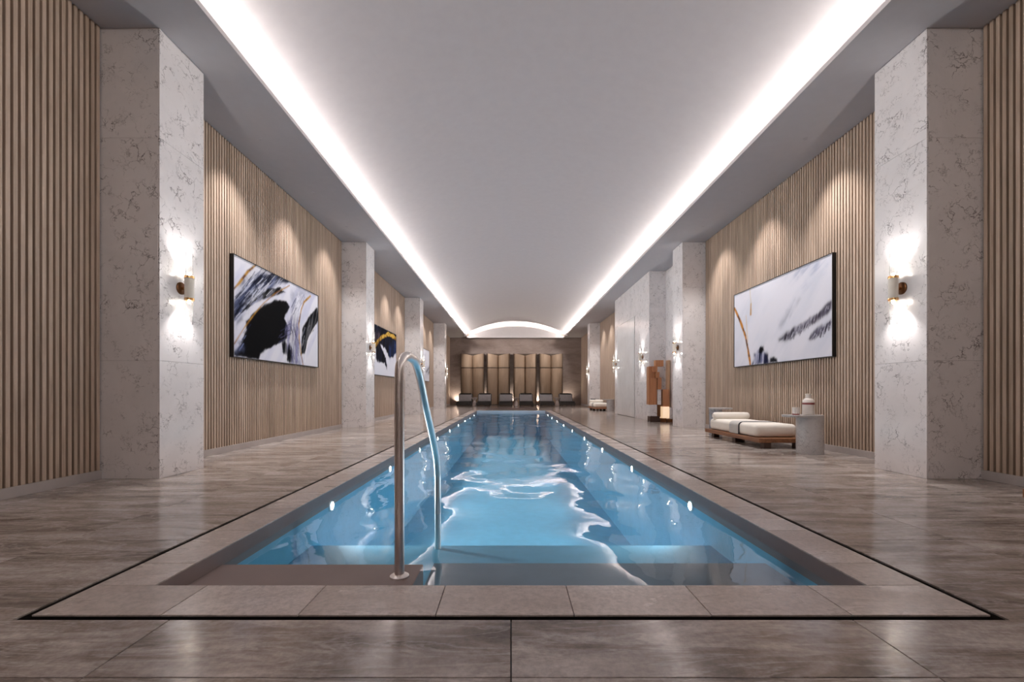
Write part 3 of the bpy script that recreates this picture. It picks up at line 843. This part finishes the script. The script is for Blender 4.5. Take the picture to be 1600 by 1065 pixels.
def art_white_mist(nu, nv):
    c = Canvas(nu, nv, 1.9, (70, 400, 1003, 10.7, 870, 45, 915, 7.43))
    c.wash((190, 194, 208), 61, 1.5, 6, 0.45, 0.8, 0.55, 0.8)
    c.shape([(560,200),(720,120),(760,160),(640,230)], (140, 150, 180), 0.1, 0.04, 63, 0.5, 0.6, (180, 186, 206), 0.6)
    c.shape([(445,655),(500,560),(590,430),(600,440),(540,540),(470,630)], (140, 142, 158), 0.03, 0.02, 65, 0.9, 0.5, None, 0.75)
    c.shape([(435,775),(500,715),(640,615),(760,540),(868,440),(868,515),(780,590),(640,695),(520,775),(470,782)], (58, 52, 66), 0.015, 0.008, 67, 1.3, 0.25, (112, 108, 126), 0.95)
    c.shape([(440,772),(500,722),(560,700),(550,750),(480,780)], (30, 26, 32), 0.03, 0.015, 68, 0.5, 0.2, None, 0.8)
    c.shape([(675,770),(720,705),(800,650),(868,595),(868,665),(800,722),(720,765)], (62, 56, 74), 0.015, 0.008, 71, 1.3, 0.25, (118, 116, 136), 0.92)
    for sd_, poly in ((20, [(450,765),(640,625),(860,470),(860,510),(640,690),(520,765)]), (21, [(690,760),(800,660),(866,610),(866,655),(800,715)])):
        c.bristles(poly, 60, 1.9, 34, 0.006, [(40, 34, 46), (60, 54, 70), (100, 96, 114), (190, 190, 204)], sd_)
    c.bristles([(230,980),(260,880),(330,890),(345,970)], 24, 1.7, 60, 0.005, [(20, 22, 44), (70, 76, 130), (170, 174, 205)], 22)
    c.shape([(215,988),(235,905),(270,845),(300,832),(318,872),(340,905),(350,978)], (24, 26, 52), 0.03, 0.008, 73, 1.45, 0.5, (110, 116, 156))
    c.shape([(270,880),(280,840),(305,832),(312,865),(290,880)], BLK, 0.02, 0.006, 75)
    c.shape([(358,972),(362,930),(390,918),(418,940),(420,968)], (12, 12, 18), 0.02, 0.006, 77)
    c.stroke([(72,510),(120,622),(160,745),(182,860),(200,985)], 0.020, (184, 122, 48), GOLD2, 8)
    c.stroke([(205,470),(203,560)], 0.014, GOLD, None, 9)
    c.stroke([(195,345),(207,480)], 0.006, (196, 172, 120), None, 10, 0.7)
    c.stroke([(165,570),(178,790)], 0.006, (206, 170, 110), None, 11, 0.8)
    return c
def art_black_cape(nu, nv):
    c = Canvas(nu, nv, 1.9, (64, 110, 768, 14.89, 388, 270, 810, 18.2))
    c.shape([(40,90),(400,250),(400,470),(350,560),(300,562),(255,455),(190,395),(235,520),(262,590),(274,720),(262,705),(240,640),(195,620),(130,602),(128,440),(50,430)], BLK, 0.03, 0.006, 81, 1.2, 0.0, (20, 22, 40))
    c.shape([(300,420),(390,400),(390,480),(340,560),(310,550)], (40, 66, 120), 0.1, 0.03, 83, 1.3, 0.7, (20, 30, 60), 0.85)
    c.shape([(110,300),(170,280),(160,350),(120,360)], (110, 90, 100), 0.1, 0.03, 85, 0.8, 0.5, None, 0.6)
    c.stroke([(50,450),(120,390),(200,302),(280,265),(340,285),(400,325)], 0.045, (200, 160, 70), (120, 84, 36), 12)
    return c
def art_grey_strokes(nu, nv):
    c = Canvas(nu, nv, 1.9, (600, 420, 850, 22.3, 806, 478, 868, 25.5))
    c.wash((176, 180, 196), 91, 2, 6, 0.5, 0.8, 0.5)
    c.shape([(740,750),(775,705),(806,670),(806,700),(770,750)], (40, 38, 50), 0.03, 0.02, 93, 1.2, 0.4)
    c.shape([(785,775),(806,715),(806,760)], (50, 46, 58), 0.03, 0.02, 95, 1.2, 0.4)
    c.shape([(620,560),(650,520),(670,640),(640,700)], (70, 70, 90), 0.05, 0.03, 97, 1.2, 0.5)
    return c
m, nt, b_ = new_mat('painted_canvas')
at = nt.nodes.new('ShaderNodeAttribute'); at.attribute_name = 'paint'
nt.links.new(at.outputs['Color'], b_.inputs['Base Color']); b_.inputs['Roughness'].default_value = 0.7; b_.inputs['Specular IOR Level'].default_value = 0.04
fb = noise(nt, position(nt), 160.0, 2); bump(nt, b_, fb.outputs[0], 0.08, 0.002)
M['canvas'] = m
def painting(canvas, x, sgn, y0, y1, z0, z1, label):
    """sgn +1: hangs on the left wall facing +x; -1: right wall facing -x"""
    t = thing('framed_painting', label, 'painting', (x, (y0 + y1) / 2, z0), group='large abstract paintings on the slat walls')
    L, H, DPT, ft = y1 - y0, z1 - z0, 0.065, 0.014
    b = MB()
    xa, xb = sorted((0, sgn * DPT))
    b.box(xa, xb, -L/2, L/2, 0, ft); b.box(xa, xb, -L/2, L/2, H - ft, H)
    b.box(xa, xb, -L/2, -L/2 + ft, ft, H - ft); b.box(xa, xb, L/2 - ft, L/2, ft, H - ft)
    b.build('frame', M['black'], t)
    nu, nv = canvas.u.shape
    yy = (-L/2 + ft + canvas.u * (L - 2*ft)) * sgn
    zz = ft + canvas.v * (H - 2*ft)
    co = np.stack([np.full(yy.shape, sgn * (DPT - 0.008)), yy, zz], -1).reshape(-1, 3)
    idx = np.arange(nu * nv).reshape(nu, nv)
    f = np.stack([idx[:-1, :-1], idx[1:, :-1], idx[1:, 1:], idx[:-1, 1:]], -1).reshape(-1, 4)
    me = bpy.data.meshes.new('canvas')
    me.from_pydata(co.tolist(), [], f.tolist())
    ca_ = me.color_attributes.new('paint', 'FLOAT_COLOR', 'POINT')
    rgba = np.concatenate([np.clip(canvas.img, 0, 1), np.ones((nu, nv, 1))], -1).reshape(-1)
    ca_.data.foreach_set('color', rgba.astype(np.float32))
    link('canvas', me, M['canvas'], t)
    b = MB(); xa, xb = sorted((0, sgn * (DPT - 0.014))); b.box(xa, xb, -L/2 + ft, L/2 - ft, ft, H - ft); b.build('stretcher_board', M['black'], t)
painting(art_black_wave(320, 170), WL, 1, 7.50, 10.80, 1.585, 3.32, 'abstract painting of black and slate waves with gold lines on near left wall')
painting(art_white_mist(320, 170), WR, -1, 7.45, 10.75, 1.585, 3.32, 'mostly white abstract painting with grey feather strokes and gold branch on right wall')
painting(art_black_cape(160, 90), WL, 1, 14.87, 18.15, 1.585, 3.32, 'abstract painting of black mass crossed by gold arc on left wall')
painting(art_grey_strokes(110, 60), WL, 1, 22.25, 25.5, 1.585, 3.32, 'pale abstract painting with dark strokes on far left wall')

# ---- daybeds on the right (origin at the far left corner on the floor)
def make_daybed(label):
    t = thing('daybed', label, 'daybed', group='low wooden daybeds along the right wall')
    W_, L_ = 0.88, 2.2
    b = MB(); b.box(0, W_, -L_, 0, 0.105, 0.18, 0.004, 1); b.build('platform', M['walnut'], t)
    for x in (0.10, W_ - 0.22):
        for y in (-L_ + 0.02, -1.16, -0.22):
            b = MB(); b.box(x, x + 0.12, y, y + 0.12, 0.0, 0.105, 0.003, 1); b.build('foot', M['dark_wood'], t)
    b = MB(); b.box(0.05, W_ - 0.07, -L_ + 0.20, -0.10, 0.18, 0.415, 0.075, 5); mt = b.build('mattress', M['fabric'], t, smooth=True)
    b = MB(); b.lathe([(0, -0.39), (0.05, -0.388), (0.076, -0.36), (0.08, -0.30), (0.08, 0.30), (0.076, 0.36), (0.05, 0.388), (0, 0.39)], 24, (0.44, -0.29, 0.478), 'X'); b.build('bolster_pillow', M['fabric'], t, smooth=True)
    def drape(y0, y1, off):
        x0, x1, zt, r = 0.05 - off, W_ - 0.07 + off, 0.415 + off, 0.08
        o_ = [(x0, 0.19)] + [(x0 + r - r*math.cos(a), zt - r + r*math.sin(a)) for a in [k*math.pi/16 for k in range(9)]] + [(x1 - r + r*math.sin(a), zt - r + r*math.cos(a)) for a in [k*math.pi/16 for k in range(9)]] + [(x1, 0.19)]
        i_ = [(x + (0.006 if x < 0.4 else -0.006), z - 0.006 if z > 0.2 else z) for x, z in o_]
        b = MB(); b.extrude_y(o_ + i_[::-1], y0, y1); bmesh.ops.recalc_face_normals(b.bm, faces=b.bm.faces)
        return b
    th_ = drape(-1.40, -1.03, 0.008).build('throw_blanket', M['throw'], t, smooth=True)
    drape(-1.425, -1.385, 0.010).build('stripe', M['stripe'], th_, smooth=True)
    return t
d1 = make_daybed('white cushioned walnut daybed beside the bottle table on right')
d1.location = (4.36, 10.07, 0)
d2 = copy_tree(d1); d2.location = (4.36, 25.55, 0); d2['label'] = 'small distant white daybed beyond the marble block'
d3 = copy_tree(d1); d3.location = (4.335, 3.80, 0); d3['label'] = 'walnut daybed corner cut off by the right picture edge'

# ---- marble side tables
def stadium(r, ext, n=16):
    return [(r * math.cos(a), r * math.sin(a)) for a in [-math.pi/2 + math.pi * k / n for k in range(n + 1)]] + [(-ext + r * 0.6 * math.cos(a), r * math.sin(a)) for a in [math.pi/2 + math.pi * k / n for k in range(n + 1)]]
def side_table(label, loc, mat, r, ext, h, rz=0, rt=None):
    t = thing('side_table', label, 'table', loc, rz, 'marble side tables by the daybeds')
    b = MB(); b.lathe([(0, 0), (r, 0), (r, h - 0.035), (0, h - 0.035)], 40); b.build('pedestal', mat, t, smooth=True)
    b = MB(); b.prism(stadium(rt or r, ext), h - 0.035, h, 0.003); b.build('table_top', M['marble_table'], t)
    return t
side_table('grey marble drum side table holding bottle and candle', (4.895, 7.34, 0), M['marble_table'], 0.195, 0.30, 0.625)
side_table('dark marble side table behind the near daybed pillow', (4.73, 10.36, 0), M['marble_dark'], 0.14, 0.28, 0.635, math.pi, 0.15)
side_table('pale marble drum side table by the distant daybed', (5.05, 22.75, 0), M['marble_table'], 0.195, 0.30, 0.625)
side_table('dark marble side table behind the distant daybed pillow', (4.73, 25.85, 0), M['marble_dark'], 0.14, 0.28, 0.635, math.pi, 0.15)

# ---- bottle and candle on the near table
t = thing('bottle', 'white ceramic bottle with dark rose band on marble table', 'bottle', (4.885, 7.36, 0.625))
b = MB(); b.lathe([(0, 0), (0.082, 0.0), (0.088, 0.01), (0.088, 0.205), (0.084, 0.235), (0.062, 0.262), (0.043, 0.272), (0.040, 0.285), (0.040, 0.325), (0.0, 0.325)], 32); b.build('body', M['white_glaze'], t, smooth=True)
b = MB(); b.lathe([(0.0, 0.325), (0.045, 0.325), (0.046, 0.345), (0.0, 0.348)], 24); b.build('cap', M['cream'], t, smooth=True)
b = MB(); b.lathe([(0.0885, 0.168), (0.0895, 0.170), (0.0895, 0.198), (0.0885, 0.200)], 32); b.build('band', M['rose_band'], t, smooth=True)
t = thing('candle', 'small cream candle in glass beside the white bottle', 'candle', (4.66, 7.33, 0.625))
b = MB(); b.lathe([(0, 0), (0.052, 0), (0.053, 0.125), (0.049, 0.125), (0.048, 0.012), (0, 0.012)], 24); b.build('cup', M['white_glaze'], t, smooth=True)
b = MB(); b.lathe([(0, 0.012), (0.047, 0.012), (0.047, 0.10), (0, 0.10)], 24); b.build('wax', M['candle'], t, smooth=True)
b = MB(); b.lathe([(0.0535, 0.0), (0.054, 0.002), (0.054, 0.018), (0.0535, 0.02)], 24); b.build('base_band', M['rose_band'], t, smooth=True)

# ---- stacked block sculpture in the recess
t = thing('block_sculpture', 'stacked copper and marble block sculpture in the marble recess', 'sculpture', (0, 0, 0))
def blk_(name, mat, x0, x1, z0, z1, front):
    # all blocks share one back plane at y = 15.2 and stack on one another
    b = MB(); b.box(x0, x1, 15.2 - front, 15.2, z0, z1, 0.004, 1)
    return b.build(name, M[mat], t)
blk_('copper_block', 'copper', 4.598, 4.864, 0.574, 1.468, 0.26)
blk_('copper_block', 'copper', 4.598, 4.804, 1.468, 1.851, 0.24)
blk_('copper_block', 'copper', 4.704, 4.864, 1.660, 1.851, 0.32)
blk_('copper_block', 'copper', 4.811, 4.928, 1.458, 1.660, 0.34)
blk_('copper_block', 'copper', 4.885, 5.013, 1.085, 1.479, 0.28)
blk_('copper_block', 'copper', 4.843, 5.109, 1.851, 2.064, 0.20)
blk_('tan_panel', 'tan_wood', 5.247, 5.335, 0.489, 2.064, 0.18)
blk_('copper_block', 'copper', 5.055, 5.253, 0.510, 1.085, 0.30)
blk_('marble_block', 'marble', 4.619, 4.864, 0.191, 0.574, 0.28)
blk_('marble_block', 'marble', 4.885, 5.013, 0.574, 1.085, 0.24)
blk_('copper_block', 'bronze', 4.885, 4.992, 0.170, 0.574, 0.24)
blk_('marble_block', 'marble', 5.258, 5.335, 0.106, 0.489, 0.34)
blk_('base_block', 'dark_wood', 4.625, 4.949, 0.000, 0.191, 0.30)
blk_('base_block', 'bronze', 4.953, 5.151, 0.000, 0.127, 0.36)
blk_('base_block', 'bronze', 5.155, 5.335, 0.000, 0.106, 0.42)
lb = blk_('lantern_block', 'lamp_box', 5.045, 5.247, 0.123, 0.510, 0.34); lb['label'] = 'warm glowing lantern block'

# ---- end wall: four folded panels with a rail, uplights between them
PXC = [-2.95, -0.97, 1.07, 3.06]
for k, xc in enumerate(PXC):
    t = thing('folded_wall_panel', ['leftmost', 'second from left', 'third from left', 'rightmost'][k] + ' tall bronze folded panel on the far wall', 'wall panel', (xc, YEND, 0), group='folded bronze panels on the end wall')
    hw, z0, zr, z1, fr_ = 0.86, 0.05, 2.85, 3.92, 0.40
    K = 12
    arc = [(hw * q / K, -0.06 - 0.10 * q / K - 0.30 * math.sin(math.pi * min(1.0, q / K * 0.86)) ** 0.8) for q in range(K + 1)]
    def leaf(s, za, zb, drop, off, thick):
        # curved cloth leaf; its top edge falls towards the fold
        b = MB(); fr = []; bk = []
        for x, y in arc:
            zt = zb - drop * (1 - x / hw) ** 1.5
            fr.append([b.bm.verts.new((s * (x + 0.002), y - off, z)) for z in (za, zt)])
            bk.append([b.bm.verts.new((s * (x + 0.002), y - off + thick, z)) for z in (za, zt)])
        for q in range(K):
            for A_, B_ in ((fr, False), (bk, True)):
                b.bm.faces.new((A_[q][0], A_[q+1][0], A_[q+1][1], A_[q][1]))
            for e in (0, 1): b.bm.faces.new((fr[q][e], fr[q+1][e], bk[q+1][e], bk[q][e]))
        for q in (0, K): b.bm.faces.new((fr[q][0], fr[q][1], bk[q][1], bk[q][0]))
        bmesh.ops.recalc_face_normals(b.bm, faces=b.bm.faces)
        return b
    for s in (-1, 1):
        leaf(s, z0, zr - 0.035, 0, 0, 0.03).build('lower_leaf', M['panel'], t, smooth=True)
        leaf(s, zr + 0.035, z1, 0.14, 0, 0.03).build('upper_leaf', M['panel'], t, smooth=True)
        leaf(s, zr - 0.033, zr + 0.033, 0, 0.012, 0.04).build('rail', M['panel_edge'], t, smooth=True)
        b = MB(); xa, xb = sorted((s * (hw + 0.004), s * (hw + 0.034))); b.box(xa, xb, -0.42, -0.002, z0, z1 + 0.02); b.build('side_edge', M['panel_edge'], t)
    b = MB(); b.box(-hw, hw, -0.03, -0.002, z0, z1 + 0.02); b.build('back_board', M['panel_edge'], t)
for k, x in enumerate([-4.1, -1.96, 0.05, 2.06, 4.26]):
    t = thing('floor_uplight', ['leftmost', 'second', 'middle', 'fourth', 'rightmost'][k] + ' small floor uplight between the far wall panels', 'uplight', (x, 34.36, 0), group='floor uplights at the end wall')
    b = MB(); b.lathe([(0, 0), (0.05, 0), (0.05, 0.14), (0.04, 0.14), (0.04, 0.11), (0, 0.11)], 16); b.build('housing', M['charcoal'], t, smooth=True)
    b = MB(); b.lathe([(0, 0.111), (0.038, 0.111)], 16); b.build('lens', M['bulb'], t)
    lamp('uplight_lamp', 'SPOT', (0, 0, 0.18), UP_W, t, (1.0, 0.90, 0.76), (0, 0.10, 1), 130, 0.9, 0.03)

# ---- lounge chairs at the end
def make_lounge():
    t = thing('lounge_chair', '', 'lounge chair', group='dark lounge chairs lined up at the end wall')
    HW = 0.50
    b = MB(); b.extrude_x([(-1.0, 0.06), (0.55, 0.06), (0.95, 0.80), (0.83, 0.86), (0.42, 0.26), (-1.0, 0.22)], -HW, HW); b.build('shell', M['charcoal'], t)
    b = MB(); b.box(-HW + 0.04, HW - 0.04, -0.97, 0.30, 0.225, 0.34, 0.04, 3); b.build('seat_cushion', M['charcoal'], t, smooth=True)
    b = MB(); b.extrude_x([(0.26, 0.30), (0.40, 0.24), (0.82, 0.80), (0.70, 0.86)], -HW + 0.05, HW - 0.05); b.build('back_cushion', M['grey_fabric'], t)
    b = MB(); b.lathe([(0, -0.44), (0.07, -0.43), (0.085, -0.36), (0.085, 0.36), (0.07, 0.43), (0, 0.44)], 16, (0, 0.74, 0.82), 'X'); b.build('headrest', M['dark_fabric'], t, smooth=True)
    for s in (-1, 1):
        for y in (-0.9, 0.45):
            b = MB(); b.box(s * 0.42 - 0.03, s * 0.42 + 0.03, y, y + 0.06, 0, 0.07); b.build('leg', M['dark_wood'], t)
    return t
lc0 = None
for k, x in enumerate([-3.38, -1.95, -0.38, 1.10, 2.58, 4.05]):
    o = make_lounge() if lc0 is None else copy_tree(lc0)
    if lc0 is None: lc0 = o
    o.location = (x, 32.6, 0)
    o['label'] = ['leftmost', 'second from left', 'third from left', 'third from right', 'second from right', 'rightmost'][k] + ' dark grey lounge chair before the far wall'
tb0 = None
for k, (x, nm) in enumerate(((-2.63, 'left'), (0.36, 'middle'), (3.32, 'right'))):
    if tb0 is None:
        o = thing('pedestal_table', '', 'table', group='hourglass tables between lounge chairs')
        b = MB(); b.lathe([(0, 0), (0.15, 0), (0.16, 0.10), (0.10, 0.30), (0.07, 0.36), (0.10, 0.42), (0.0, 0.42)], 24); b.build('base', M['table_white'], o, smooth=True)
        b = MB(); b.lathe([(0, 0.42), (0.10, 0.42), (0.22, 0.56), (0.24, 0.60), (0.0, 0.60)], 24); b.build('bowl_top', M['table_white'], o, smooth=True)
        tb0 = o
    else: o = copy_tree(tb0)
    o.location = (x, 32.2, 0)
    o['label'] = nm + ' small hourglass table between a pair of lounge chairs'
# dark mat beyond the pool
b = MB(); b.box(-1.5, 1.55, 25.3, 27.4, 0.0, 0.012, 0.003, 1)
tag(b.build('floor_mat', M['mat']), 'flat dark brown mat on the floor beyond the pool', 'mat')
